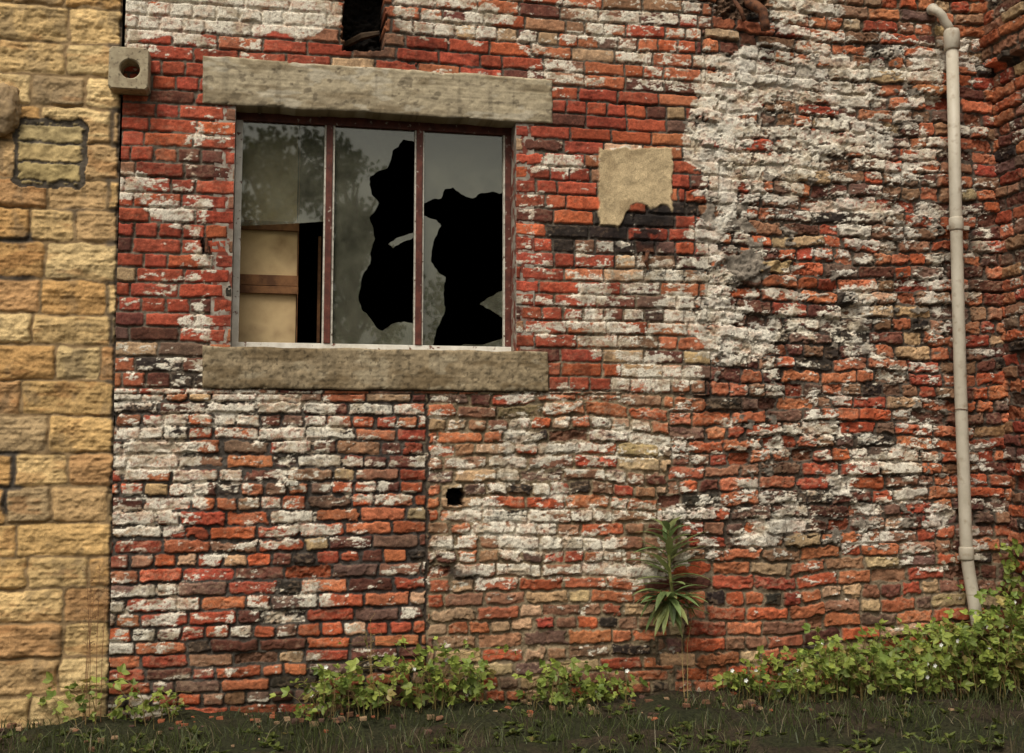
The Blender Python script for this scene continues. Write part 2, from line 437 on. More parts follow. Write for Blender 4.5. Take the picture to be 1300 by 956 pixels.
    if allreg is None:
        cr = np.abs(nn(X/.22, Z/.22, 22, 4, .8))
        crm = (1-ss(.02, .08, cr))*(reg == 3)*ss(.0, .8, nn(X/.35, Z/.3, 1, 1)+.3)
        col = L3(col, col*.28, crm*.85); h = h-crm*.008
        # bulged, broken area in the middle right and the little ledge of rebuilt bricks
        bul = zones(U, V, 0, [(930, 296, 1100, 352, .010), (930, 352, 1110, 440, -.012), (1040, 250, 1160, 300, .006)], seed=5, jit=20)
        h = h+bul+np.abs(bul)*.35*rn[bid, 4]
        soot_dark = zones(U, V, 0, [(700, 284, 790, 318, .40), (788, 262, 852, 318, .95), (430, 0, 500, 80, .55), (885, -10, 990, 45, .5), (1195, 60, 1235, 800, .22), (560, 718, 604, 738, .8), (575, 750, 640, 800, .35), (1085, 400, 1110, 460, .6), (930, 352, 1100, 362, .5), (640, 550, 720, 600, .2)], seed=4, jit=12)  # soot below the plaster; elsewhere plain darkening at holes, ledge, pipe and patches
        col = L3(col, S(36, 31, 29)[None, :]*(1+.3*med)[:, None], soot_dark*ss(-1.3, .6, med+.3))
        # vertical rain staining
        rain = ss(.7, 2.0, nn(X/.06, Z/.8, 2, 3)+.5*nn(X/.5, Z/.5, 6, 2))
        col = L3(col, col*.62, rain*.6)
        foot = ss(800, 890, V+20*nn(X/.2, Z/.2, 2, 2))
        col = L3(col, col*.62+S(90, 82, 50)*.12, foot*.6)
        # plaster patch
        e = 1.0*nn(X/.05, Z/.05, 3, 3)
        pb = 288-25*ss(784, 800, U)+3*nn(X/.06, Z/.06, 3, 2)
        pat = ss(760, 762.5, U+e)*(1-ss(852, 855, U+e))*ss(187, 189.5, V+e)*(1-ss(-1.5, 1.5, V-pb))
        plc = np.tile(S(188, 166, 130), (n, 1))*(1+.07*nn(X/.06, Z/.06, 8, 4)+.04*fine)[:, None]
        plc = L3(plc, S(150, 129, 98)[None, :], ss(.2, 1.8, nn(X/.1, Z/.1, 12, 3))*.65)
        plc = L3(plc, S(70, 60, 48)[None, :], (1-ss(.0, .05, np.abs(nn(X/.11, Z/.11, 4, 3))))*ss(.2, 1, nn(X/.2, Z/.2, 5, 1))*.7)
        col = L3(col, plc, pat); h = lerp(h, .006+.0010*nn(X/.05, Z/.05, 8, 3), pat)
        def hole(u0, v0, u1, v1, dep, c, j=2.5):
            nonlocal h, col
            ee = j*nn(X/.03, Z/.03, 5, 2)
            m = ((U+ee > u0) & (U+ee < u1) & (V+ee*.7 > v0) & (V+ee*.7 < v1)).astype(float)
            h = lerp(h, -dep+.01*med, m); col = L3(col, np.tile(c, (n, 1))*(1+.3*med[:, None]), m)
        hole(435, -40, 490, 64, .22, S(22, 18, 15), 1.5)
        hole(568, 621, 590, 642, .12, S(20, 17, 15), .8)
        hole(908, -30, 975, 20, .035, S(84, 64, 50), 4)
        hole(255, 300, 262, 322, .02, S(45, 35, 30), 1)
        sj = (np.abs(U-542+2*nn(Z/.05, Z/.3, 2, 2)) < 1.8) & (V > 500) & (V < 800)
        h = np.where(sj, -.018, h); col = np.where(sj[:, None], S(66, 57, 50)[None, :], col)
    return h, col

def stone_field(X, Z, U, V, seed=21, zoff=0):
    rng = np.random.default_rng(seed); n = len(X)
    zed = mkcourses(1.27+zoff, .165, .26, rng)
    med = nn(X/.06, Z/.05, 15, 3); fine = nn(X/.014, Z/.012, 7, 3); big = nn(X/.3, Z/.2, 4, 2)
    Xw = X+.003*nn(X/.06, Z/.06, 1, 2); Zw = Z+.0025*nn(X/.08, Z/.06, 3, 2)+.003*big
    def w(k, j, r): return .20+.24*r.random()
    bid, CX, CZ, HX, HZ = lay(Xw, Zw, zed, w, rng, X.min()-.3, X.max())
    nb = len(CX); rr = rng.random((nb, 8)); rn = rng.standard_normal((nb, 5))
    pal = np.array([S(204, 170, 114, .94), S(198, 160, 102, .95), S(188, 152, 102, .92), S(192, 148, 90, .95), S(176, 147, 104, .9), S(208, 178, 124, .94), S(182, 138, 88, .92)])
    bc = pal[(rr[:, 0]*7).astype(int)]*(1+.07*rn[:, :1])
    jw = .0055
    px = np.abs(Xw-CX[bid]); pz = np.abs(Zw-CZ[bid]); rad = .014
    qx = px-(HX[bid]-jw)+rad; qz = pz-(HZ[bid]-jw)+rad
    sdf = np.sqrt(np.maximum(qx, 0)**2+np.maximum(qz, 0)**2)+np.minimum(np.maximum(qx, qz), 0)-rad+.0012*fine+.0012*med
    bm = 1-ss(-.004, .002, sdf)
    hb = -.005*ss(-.016, 0, sdf)+.0024*med+.0034*nn(X/.16, Z/.09, 9, 3)+.0012*fine+rn[bid, 2]*.0035+.0010*nn(X/.2, Z/.012, 6, 2)
    hm = -.009+.002*med
    shade = 1+.08*med+.07*fine+.03*nn(X/.3, Z/.02, 12, 3)
    bcol = bc[bid]*shade[:, None]
    bcol = L3(bcol, S(154, 106, 62)[None, :], ss(.8, 2, nn(X/.18, Z/.05, 18, 3)+.7*rn[bid, 3])*.45)
    bcol = L3(bcol, S(116, 100, 78)[None, :], ss(.5, 2, nn(X/.09, Z/.12, 20, 4))*.5)
    bcol = L3(bcol, bcol*.65, ss(-.010, .0, sdf)*.35)
    mc = np.tile(S(134, 111, 80), (n, 1))*(1+.15*med)[:, None]
    dm = zones(U, V, 0, [(-20, 300, 48, 358, 1), (-20, 560, 24, 652, 1), (138, 40, 160, 880, .8), (80, 240, 110, 275, .5)], soft=5, jit=5)
    wide = 1-ss(.002, .010, np.abs(sdf+.003))
    mm = dm*wide
    mc = L3(mc, S(70, 63, 56)[None, :], dm)
    bcol = L3(bcol, S(80, 71, 62)[None, :], mm*.9)
    # patched block: ring of dark mortar with three buff bricks inside
    cxp, czp = P(64, 194).x, P(64, 194).z
    qx = np.abs(X-cxp)-.120; qz = np.abs(Z-czp)-.125
    rs = np.sqrt(np.maximum(qx, 0)**2+np.maximum(qz, 0)**2)+np.minimum(np.maximum(qx, qz), 0)-.048+.004*nn(X/.05, Z/.05, 2, 2)
    inner = rs < 0
    loc = (Z-czp)
    zz = loc+.003*nn(X/.08, Z/.05, 8, 2)
    dzc = np.abs(((zz+.1425) % .095)-.0475)
    ib = 1-ss(.038, .044, dzc+.002*fine); ib = ib*(1-ss(-.030, -.022, rs+.003*fine))
    ic = np.where((loc > .04)[:, None], S(176, 156, 112)[None, :], np.where((loc > -.05)[:, None], S(190, 165, 116)[None, :], S(168, 148, 102)[None, :]))*(1+.10*med+.06*fine)[:, None]
    pcx = L3(np.tile(S(82, 74, 64), (n, 1))*(1+.2*med)[:, None], ic, ib)
    bcol = np.where(inner[:, None], pcx, bcol); mc = np.where(inner[:, None], pcx, mc)
    hin = lerp(-.010+.003*med, -.003+.003*med, ib)
    hb = np.where(inner, hin, hb); hm = np.where(inner, hin, hm)
    col = L3(mc, bcol, bm); h = lerp(hm, hb, bm)
    rain = ss(.8, 2.0, nn(X/.07, Z/.9, 2, 3)+.4*big); col = L3(col, col*.68, rain*.5)
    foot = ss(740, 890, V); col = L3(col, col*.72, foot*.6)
    s = seamX(Z); k = np.abs(X-s)
    jm = 1-ss(.004, .012, k+.003*med)
    col = L3(col, S(66, 58, 52)[None, :], jm*.9); h = h-jm*.010
    return h, col

# ------------------------------------------------------------------ build brick wall
brick_wall = empty('brick_wall')
xs = np.arange(seamB.x-.02, XC+.02, CELL); zs = np.arange(-.06, ZT, CELL)
GX, GZ = np.meshgrid(xs, zs); X = GX.ravel(); Z = GZ.ravel()
U, V = UV(X, 0.0, Z)
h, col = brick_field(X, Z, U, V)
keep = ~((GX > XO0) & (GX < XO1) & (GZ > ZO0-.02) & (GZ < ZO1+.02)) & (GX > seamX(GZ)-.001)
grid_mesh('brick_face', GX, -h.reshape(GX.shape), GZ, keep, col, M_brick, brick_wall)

# ------------------------------------------------------------------ stone wall
xs = np.arange(-2.4, max(seamA.x, seamB.x)+.03, .0050); zs2 = np.arange(-.06, ZT, .0050)
GX, GZ = np.meshgrid(xs, zs2); X = GX.ravel(); Z = GZ.ravel(); U, V = UV(X, 0.0, Z)
h, col = stone_field(X, Z, U, V)
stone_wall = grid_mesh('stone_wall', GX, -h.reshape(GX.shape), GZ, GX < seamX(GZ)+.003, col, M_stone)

M_jamb = noise_mat('jamb', S(120, 108, 96), S(168, 158, 144), scale=16, c3=S(112, 56, 42), s3=22, lo3=.5, hi3=.58)
b = MB()
b.box(XO0-.10, XO0+.000, .004, .34, ZO0-.05, ZO1+.05)
b.box(XO1-.000, XO1+.10, .004, .34, ZO0-.05, ZO1+.05)
b.obj('window_jambs', [M_jamb], brick_wall)
b = MB()
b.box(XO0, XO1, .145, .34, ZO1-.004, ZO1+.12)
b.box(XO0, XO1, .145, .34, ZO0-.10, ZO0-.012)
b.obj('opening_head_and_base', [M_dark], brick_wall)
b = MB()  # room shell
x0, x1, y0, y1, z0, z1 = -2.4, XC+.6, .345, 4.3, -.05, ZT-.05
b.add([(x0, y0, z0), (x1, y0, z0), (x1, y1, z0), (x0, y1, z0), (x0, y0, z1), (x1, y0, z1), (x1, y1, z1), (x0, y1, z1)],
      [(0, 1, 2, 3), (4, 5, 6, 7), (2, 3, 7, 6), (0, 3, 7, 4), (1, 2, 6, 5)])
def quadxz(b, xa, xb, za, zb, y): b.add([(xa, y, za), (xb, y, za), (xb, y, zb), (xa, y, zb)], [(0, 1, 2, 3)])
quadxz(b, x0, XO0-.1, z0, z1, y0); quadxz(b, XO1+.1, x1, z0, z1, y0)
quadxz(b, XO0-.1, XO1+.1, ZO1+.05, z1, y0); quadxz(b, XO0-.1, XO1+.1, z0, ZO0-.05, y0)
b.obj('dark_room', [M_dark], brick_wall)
b = MB(); b.box(-2.4, XC+.8, .02, .36, ZT-.03, ZT+.05); b.box(-2.4, XC+.8, .36, 4.4, ZT-.02, ZT+.03)
b.obj('wall_top', [noise_mat('coping', S(120, 110, 96), S(150, 140, 122))], brick_wall)

# ------------------------------------------------------------------ return wall at the right
return_wall = empty('return_wall')
ys = np.arange(-1.0, .03, .005); zs3 = np.arange(-.06, ZT, .005)
GY, GZ = np.meshgrid(ys, zs3); Y = GY.ravel(); Z = GZ.ravel(); U, V = UV(np.full(Y.shape, XC), Y, Z)
h2, c2 = brick_field(Y+5, Z, U, V, seed=44, allreg=3)
ztop = P(1275, 88).z
h = h2+(Z > ztop)*.06
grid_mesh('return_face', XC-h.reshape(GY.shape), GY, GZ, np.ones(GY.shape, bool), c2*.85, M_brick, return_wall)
b = MB(); b.box(XC+.02, XC+.4, -1.0, -.95, -.05, ZT, 0, tuple(S(140, 100, 80))); b.box(XC+.02, XC+.4, -.95, 0, ZT-.05, ZT, 0, tuple(S(140, 100, 80)))
b.obj('return_end', [M_brick], return_wall)

# ------------------------------------------------------------------ concrete lintel and sill
def slab(name, x0, x1, z0, z1, yf, yb, colfun, seed=0, rough=.0010):
    xs = np.concatenate([[x0], np.linspace(x0, x1, int((x1-x0)/.005)), [x1]])
    zs = np.concatenate([[z0], np.linspace(z0, z1, int((z1-z0)/.005)), [z1]])
    GX, GZ = np.meshgrid(xs, zs); X = GX.ravel(); Z = GZ.ravel()
    d = np.minimum(np.minimum(X-x0, x1-X), np.minimum(Z-z0, z1-Z))
    col = colfun(X, Z)
    y = yf+.005*(1-ss(0, .010, d))+rough*nn(X/.03, Z/.03, seed, 4)+.0004*nn(X/.5, Z/.010, seed+3, 2)
    chip = ss(1.3, 1.9, nn(X/.05, Z/.05, seed+6, 3))*(1-ss(.0, .018, d))
    y = y+chip*.009
    e = (1-ss(.0, .03, d))
    X = X+.0020*nn(X/.12, Z/.12, seed+1, 3)*e; Z = Z+.0020*nn(X/.15, Z/.15, seed+2, 3)*e
    Y = y.reshape(GX.shape)
    Y[0, :] = yb; Y[-1, :] = yb; Y[:, 0] = yb; Y[:, -1] = yb
    return grid_mesh(name, X.reshape(GX.shape), Y, Z.reshape(GX.shape), np.ones(GX.shape, bool), col, M_conc)
def c_lintel(X, Z):
    n = len(X)
    c = np.tile(S(170, 156, 130), (n, 1))*(1+.08*nn(X/.03, Z/.02, 2, 3)+.05*nn(X/.6, Z/.010, 4, 2))[:, None]
    c = L3(c, S(126, 111, 86)[None, :], ss(-.1, 1.6, nn(X/.2, Z/.05, 6, 4))*.75)
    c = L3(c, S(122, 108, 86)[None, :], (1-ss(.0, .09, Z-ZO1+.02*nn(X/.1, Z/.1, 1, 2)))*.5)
    c = L3(c, S(84, 74, 60)[None, :], ss(1.2, 2.0, nn(X/.04, Z/.03, 12, 3))*.6)
    c = L3(c, S(188, 178, 158)[None, :], ss(.9, 1.8, nn(X/.12, Z/.05, 9, 3))*.6)
    c = L3(c, c*.6, ss(.9, 2., nn(X/.05, Z/.6, 3, 3))*.6)
    return c
def c_sill(X, Z):
    n = len(X)
    c = np.tile(S(148, 131, 104), (n, 1))*(1+.10*nn(X/.02, Z/.02, 3, 3))[:, None]
    c = L3(c, S(110, 92, 66)[None, :], ss(-.3, 1.5, nn(X/.18, Z/.07, 8, 4))*.75)
    c = L3(c, S(172, 158, 132)[None, :], ss(.5, 1.6, nn(X/.1, Z/.05, 10, 3))*.6)
    c = L3(c, S(62, 54, 42)[None, :], ss(1.0, 1.8, nn(X/.015, Z/.015, 12, 2))*.6)
    c = L3(c, c*.6, ss(.7, 2., nn(X/.04, Z/.6, 5, 3))*.6)
    return c*.95
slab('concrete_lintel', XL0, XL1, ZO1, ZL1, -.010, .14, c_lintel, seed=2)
slab('concrete_window_sill', XS0, XS1, ZS0, ZO0, -.018, .14, c_sill, seed=7, rough=.0014)

# ------------------------------------------------------------------ window
win = empty('broken_window')
YF = .12
fx0, fx1 = XO0+.001, XO1-.001
fz0 = ZO0+.002
fz1 = max(P(300, 146, YF).z, ZO1-.05)
m1 = P(417, 300, YF).x; m2 = P(532, 300, YF).x
xr = P(641, 300, YF).x
b = MB()
b.box(fx0, fx1, YF-.006, YF+.045, fz0, fz0+.032, 1)
b.box(fx0, fx0+.034, YF-.003, YF+.045, fz0, fz1, 1)
b.box(xr, fx1, YF-.002, YF+.045, fz0, fz1, 0)
b.box(fx0, fx1, YF-.004, YF+.045, fz1-.026, fz1+.06, 0)
b.obj('frame', [M_frame, M_white], win, bevel=.002)
b = MB()
for mx in (m1, m2): b.box(mx-.018, mx+.016, YF-.012, YF+.045, fz0+.033, fz1-.027, 0)
b.obj('mullions', [M_frame], win, bevel=.003)
b = MB()
for (xa, xb) in ((m1-.0265, m1-.0185), (m1+.0165, m1+.0265), (m2-.0255, m2-.0185), (m2+.0165, m2+.0235), (xr-.009, xr-.0005)):
    b.box(xa, xb, YF-.004, YF+.02, fz0+.034, fz1-.028, 0)
b.obj('putty_beads', [M_putty], win)
YG = YF+.018
def pane(name, poly, y=YG, jag=1.0):
    pts = []
    rnd = random.Random(len(poly)*17)
    under = lambda p: p[0] < 302 or p[0] > 641 or p[1] < 168 or p[1] > 436 or 409 < p[0] < 425 or 525 < p[0] < 540
    for i in range(len(poly)):
        a = Vector(poly[i]); c = Vector(poly[(i+1) % len(poly)]); pts.append(a)
        if under(a) and under(c): continue
        L = (c-a).length; k = int(L/5); nrm = Vector((-(c-a).y, (c-a).x)).normalized()
        for j in range(1, k+1):
            t = j/(k+1); pts.append(a.lerp(c, t)+nrm*rnd.uniform(-.9, .9)*jag)
    bm = bmesh.new()
    vv = [bm.verts.new(P(p[0], p[1], y)) for p in pts]
    f = bm.faces.new(vv)
    r = bmesh.ops.extrude_face_region(bm, geom=[f])
    for e in r['geom']:
        if isinstance(e, bmesh.types.BMVert): e.co.y += .003
    bmesh.ops.triangulate(bm, faces=[f for f in bm.faces if len(f.verts) > 4])
    bmesh.ops.recalc_face_normals(bm, faces=bm.faces)
    me = bpy.data.meshes.new(name); bm.to_mesh(me); bm.free(); me.materials.append(M_glass)
    return link(bpy.data.objects.new(name, me), win)
pane('glass_1', [(300, 146), (413, 151), (413, 281), (370, 284), (300, 287)], jag=.2)
pane('glass_2', [(421, 153), (529, 158), (529, 184), (524, 179), (512, 177), (506, 186), (498, 192), (496, 204), (492, 213), (481, 217), (470, 224), (469, 234), (472, 247), (481, 258), (476, 268), (469, 276), (474, 290), (476, 303), (471, 318), (470, 335), (461, 348), (458, 362), (455, 378), (459, 392), (470, 404), (478, 416), (486, 420), (498, 411), (513, 408), (529, 412), (529, 440), (421, 438)])
pane('glass_3', [(536, 161), (643, 167), (643, 241), (634, 246), (625, 243), (611, 245), (600, 252), (592, 250), (583, 244), (575, 238), (565, 240), (560, 252), (549, 253), (536, 259)])
pane('glass_4', [(536, 273), (545, 277), (554, 279), (560, 287), (552, 302), (548, 318), (547, 332), (556, 345), (566, 352), (563, 372), (565, 395), (556, 415), (551, 430), (549, 442), (536, 442)])
pane('glass_5', [(609, 386), (622, 377), (643, 366), (643, 408), (630, 398)])
pane('glass_6', [(493, 310), (506, 301), (529, 294), (529, 300), (512, 307), (499, 315)], y=YG+.004)
pane('glass_7', [(575, 442), (590, 437), (612, 438), (643, 428), (643, 443)], y=YG+.005)
pane('glass_8', [(478, 440), (486, 424), (500, 413), (516, 409), (529, 411), (529, 440)], y=YG+.012)
b = MB()
def bx(u0, v0, u1, v1, ya, yb, mi):
    p = P(u0, v1, ya); q = P(u1, v0, ya); b.box(p.x, q.x, ya, yb, p.z, q.z, mi)
bx(296, 160, 379, 284, .26, .27, 1); bx(296, 290, 378, 350, .262, .272, 1); bx(296, 371, 376, 437, .262, .272, 1)
bx(290, 282, 380, 290, .245, .275, 0); bx(290, 350, 379, 361, .24, .275, 0); bx(290, 364, 379, 371, .235, .275, 0)
bx(376, 150, 382, 440, .23, .28, 0); bx(402, 300, 408, 437, .40, .44, 0)
b.obj('timber_framed_boarding', [M_wood, M_board], win, bevel=.002)

# ------------------------------------------------------------------ concrete vent block with round hole
def vent():
    p = P(137, 112, -.09); q = P(190, 62, -.09)
    cx, cz = (p.x+q.x)/2, (p.z+q.z)/2; hw = (q.x-p.x)/2; hh = (q.z-p.z)/2
    n = 40; r = .047; b = MB(); y0, y1 = -.10, .05
    def sq(k, s, y):
        a = 2*math.pi*(k+.5)/n; c, s_ = math.cos(a), math.sin(a); m = max(abs(c), abs(s_))
        return (cx+c/m*hw*s, y, cz+s_/m*hh*s)
    def ci(k, rr, y):
        a = 2*math.pi*(k+.5)/n; return (cx+.006+math.cos(a)*rr, y, cz-.004+math.sin(a)*rr)
    rings = [[sq(k, 1, y1) for k in range(n)], [sq(k, 1.0, y0+.008) for k in range(n)], [sq(k, .95, y0) for k in range(n)],
             [ci(k, r*1.12, y0) for k in range(n)], [ci(k, r, y0+.006) for k in range(n)], [ci(k, r*.95, y1) for k in range(n)]]
    vs = [v for rg in rings for v in rg]; fs = []
    for i in range(5):
        for k in range(n): fs.append((i*n+k, i*n+(k+1) % n, (i+1)*n+(k+1) % n, (i+1)*n+k))
    b.add(vs, fs, 0); b.add([ci(k, r, y1-.01) for k in range(n)], [tuple(range(n))], 1)
    return b.obj('concrete_vent_block', [noise_mat('vent_concrete', S(148, 133, 108), S(174, 160, 132), scale=22, c3=S(86, 74, 58), s3=50, lo3=.56, hi3=.7), M_dark])
vent()

# ------------------------------------------------------------------ downpipe
pipe = empty('drainpipe')
YP = -.085
b = MB()
pts = [P(1208.5, 46, YP), P(1213, 250, YP), P(1219, 480, YP), P(1227, 703, YP), P(1230, 725, YP), P(1241, 792, YP+.0), P(1244, 806, YP-.01)]
b.tube(pts, .034, 20)
b.tube([P(1208, 38, YP), P(1208.1, 42, YP), P(1208.6, 62, YP), P(1208.7, 64, YP)], [.040, .045, .045, .036], 20)
for (u, v) in ((1214, 288), (1227, 706)):
    b.tube([P(u-.3, v-12, YP), P(u-.2, v-10, YP), P(u+.2, v+3, YP), P(u+.3, v+5, YP)], [.036, .040, .040, .036], 20)
b.obj('pipe', [M_pipe], pipe, smooth=True)
b = MB()
b.tube([P(1184, 12, .02), P(1184, 12, -.03), P(1186, 13, -.06), P(1191, 15, -.085), P(1196, 20, YP), P(1199, 27, YP), P(1203, 32, YP), P(1207, 40, YP)], .026, 16)
b.tube([P(1184, 12, -.015), P(1184, 12, -.045)], .034, 16)
b.obj('swan_neck', [M_pipe], pipe, smooth=True)
b = MB()
for (u, v) in ((1214.5, 290), (1228, 708)):
    p = P(u, v, 0)
    b.box(p.x-.065, p.x+.065, -.026, .0, p.z-.012, p.z+.012)
b.obj('brackets', [M_pipe], pipe, bevel=.003)
b = MB()
p = P(1220, 520, YP)
b.tube([(p.x+.037*math.cos(a), YP+.037*math.sin(a), p.z+.003*math.sin(2*a)) for a in np.linspace(0, 6.28, 16)], .002, 6)
b.tube([P(1222, 520, -.11), P(1229, 512, -.10), P(1229, 524, -.10), P(1224, 535, -.11)], .002, 6)
b.obj('wire_tie', [M_rust], pipe)

# ------------------------------------------------------------------ small wall fittings
b = MB()
b.tube([P(950, -6, .03), P(952, 4, -.05), P(960, 8, -.09), P(968, 14, -.10), P(971, 30, -.10), P(972, 38, -.10)], [.03, .03, .03, .028, .026, .026], 14)
b.tube([P(926, -8, .0), P(940, 12, -.04), P(945, 26, -.05)], [.012]*3, 8)
b.obj('rusty_pipe_stub', [M_rust], smooth=True)
b = MB()
for u in (364, 376):
    p = P(u, 614); b.tube([(p.x, .01, p.z), (p.x, -.02, p.z), (p.x, -.035, p.z)], [.012, .014, .009], 12)
p = P(370, 614); b.box(p.x-.034, p.x+.034, -.010, .005, p.z-.010, p.z+.010)
b.obj('cable_clip', [M_putty], bevel=.001)
b = MB(); p = P(262, 312); b.box(p.x-.006, p.x+.006, -.03, .01, p.z-.035, p.z+.035); b.tube([P(262, 318, 0), P(266, 320, -.05), P(265, 312, -.06)], .005, 8)
b.obj('iron_hook', [M_rust])
b = MB(); b.tube([P(822, 318, .0), P(822, 322, -.03), P(820, 332, -.035), P(823, 342, -.02)], [.012, .012, .010, .006], 8)
p = P(822, 318); b.box(p.x-.03, p.x+.03, -.014, .01, p.z-.008, p.z+.008)
b.obj('iron_bracket', [M_rust])
b = MB(); b.tube([P(437, 58, .20), P(460, 46, .14), P(482, 42, .12)], [.018, .02, .012], 6)
b.obj('broken_timber', [noise_mat('dirty_timber', S(50, 38, 28), S(84, 66, 48))])
bm = bmesh.new(); bmesh.ops.create_icosphere(bm, subdivisions=5, radius=1)
c = P(2, 140, 0)
for v in bm.verts:
    d = v.co.copy(); nse = mnoise.fractal(d*1.6, 1, 2, 5)*.22+mnoise.fractal(d*7, 1, 2, 3)*.04
    d *= 1+nse
    v.co = Vector((c.x+d.x*.10, d.y*.07, c.z+d.z*.125))
me = bpy.data.meshes.new('broken_corbel_stone'); bm.to_mesh(me); bm.free()
for p_ in me.polygons: p_.use_smooth = True
me.materials.append(noise_mat('corbel', S(124, 104, 78), S(164, 138, 102), scale=14, bump=.8, bdist=.01))
link(bpy.data.objects.new('broken_corbel_stone', me))

# ------------------------------------------------------------------ ground
def ground():
    nx, ny = 220, 90
    xs = np.concatenate([[-300, -60, -15, -6], np.linspace(-3.5, 6.5, nx), [12, 30, 80, 300]])
    ys = np.concatenate([[-300, -80, -25, -10], np.linspace(-4.5, .30, ny)])
    GX, GY = np.meshgrid(xs, ys)
    Z = .015*nn(GX/.25, GY/.25, 3, 3)+.02*np.exp(-(GY/.25)**2)
    Z[(np.abs(GX) > 8) | (GY < -5)] = 0
    X = GX.ravel(); Y = GY.ravel()
    c = np.tile(S(50, 42, 31), (X.size, 1))*(1+.2*nn(X/.1, Y/.1, 5, 3))[:, None]
    c = L3(c, S(38, 42, 23)[None, :], ss(-.6, .8, nn(X/.4, Y/.3, 7, 3))*.8)
    grid_mesh('ground', GX, GY, Z, np.ones(GX.shape, bool), c, attr_mat('soil', nscale=60, amt=.5, bump=.8, bdist=.01))
ground()

# ------------------------------------------------------------------ vegetation
def leaf(b, base, d, nrm, L, Wd, col, mi=0, droop=.15):
    d = d.normalized(); s = d.cross(nrm)
    if s.length < 1e-3: s = d.orthogonal()
    s.normalize(); n = s.cross(d)
    def q(a, t, o): return base+s*(a*Wd)+d*(t*L)+n*o*L-Vector((0, 0, droop*L*t*t))
    v = [q(0, 0, 0), q(0, .35, -.03), q(0, .7, -.03), q(0, 1, 0), q(-.42, .22, .06), q(-.5, .45, .07), q(-.3, .75, .04), q(.42, .22, .06), q(.5, .45, .07), q(.3, .75, .04)]
    f = [(0, 1, 4), (4, 1, 5), (1, 2, 5), (5, 2, 6), (6, 2, 3), (0, 7, 1), (7, 8, 1), (1, 8, 2), (8, 9, 2), (9, 3, 2)]
    b.add(v, f, mi, col)
def strap(b, base, d, L, Wd, col, bend=.6, mi=0):
    """long lanceolate leaf, arching over under its own weight"""
    d = d.normalized(); p = base.copy(); s = d.cross(Vector((0, 0, 1)))
    if s.length < 1e-3: s = Vector((1, 0, 0))
    s.normalize(); n = 6; vs = []; fs = []
    prof = [.35, .75, 1, .98, .80, .50, .05]
    for i in range(n+1):
        up = s.cross(d).normalized(); w = Wd*.5*prof[i]
        vs += [p-s*w+up*w*.25, p.copy(), p+s*w+up*w*.25]
        if i < n:
            o = i*3; fs += [(o, o+1, o+4, o+3), (o+1, o+2, o+5, o+4)]
        p = p+d*(L/n); d = (d+Vector((0, 0, -bend/n))).normalized()
        if p.y > -.008: p.y = -.008
    b.add(vs, fs, mi, col)
def rv(s=1): return Vector((random.gauss(0, s), random.gauss(0, s), random.gauss(0, s)))
def leafcol(br=1.0):
    t = random.random(); g = random.random()
    c = np.array([.13, .19, .035])*(1-t)+np.array([.34, .39, .08])*t
    if g < .05: c = np.array([.34, .27, .09])
    return tuple(c*br*random.uniform(.65, 1.15))
def bramble(xa, xb, hfun, ya, yb, ncane, leafsize=.034, flowers=0):
    b = MB()
    for i in range(ncane):
        x = random.uniform(xa, xb); y = random.uniform(ya, yb); H = hfun(x)*random.choice([random.uniform(.35, .8), random.uniform(.7, 1.15)])
        p = Vector((x, y, 0)); a = random.uniform(0, 6.28); dirn = Vector((math.cos(a), math.sin(a)*.5, 0))
        pts = []; n = max(4, int(H/.035))
        lean = random.uniform(.3, 1.3)
        for k in range(n+1):
            t = k/n
            q = p+dirn*(lean*H*t*t*1.1)+Vector((0, 0, H*math.sin(min(t*1.9, 1.85))))+rv(.003)
            if q.y > -.012: q.y = -.012-random.random()*.02
            pts.append(q)
        b.tube(pts, [.0026*(1-.6*k/n) for k in range(n+1)], 4, 1, tuple(S(112, 96, 58)), cap=False)
        for k in range(1, n+1):
            if random.random() < .12: continue
            base = pts[k]+rv(.004)
            od = rv(1); od.z = abs(od.z)*.5; od.y -= .5; od.normalize()
            stemend = base+od*random.uniform(.015, .045)
            b.tube([base, stemend], .0009, 3, 1, tuple(S(120, 130, 60)), cap=False)
            nr = Vector((random.gauss(0, .6), random.gauss(-.8, .5), .8)).normalized()
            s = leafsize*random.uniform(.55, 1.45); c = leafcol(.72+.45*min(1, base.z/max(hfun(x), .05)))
            for an in (-1.15, 0, 1.15):
                dd = Matrix.Rotation(an, 3, nr) @ od
                leaf(b, stemend, dd+rv(.15), nr, s*(1.15 if an == 0 else .9), s*.66, c, 0)
    for i in range(flowers):
        x = random.uniform(xa, xb); p = Vector((x, random.uniform(ya, yb), hfun(x)*random.uniform(.7, 1.0)))
        for k in range(5):
            a = k*1.256; dd = Vector((math.cos(a), -.4, math.sin(a)))
            leaf(b, p, dd, Vector((0, -1, .2)), .013, .012, (1, 1, 1), 2, 0)
    return b.obj('bramble_bush', [M_leaf, M_stem, M_white2])
def wx(u, y=-.15): return P(u, 870, y).x
bramble(wx(70), wx(235), lambda x: .17+.08*math.sin(x*23), -.22, -.03, 22)
bramble(wx(385), wx(500), lambda x: .21+.08*math.sin(x*20), -.22, -.03, 40, flowers=2)
bramble(wx(505), wx(620), lambda x: .26+.08*math.sin(x*17), -.22, -.03, 40, flowers=3)
bramble(wx(665), wx(815), lambda x: .16+.07*math.sin(x*14), -.20, -.03, 42, flowers=2)
XR = wx(1300)
def hr(x):
    t = (x-wx(920))/(XR-wx(920)); return .19+.13*t+.20*max(0, t-.75)/.25+.07*math.sin(x*9)+.04*math.sin(x*31)
bramble(wx(925), wx(1110), hr, -.38, -.03, 105, leafsize=.035, flowers=9)
bramble(wx(1110), XC-.04, hr, -.42, -.03, 165, leafsize=.036, flowers=20)
b = MB()
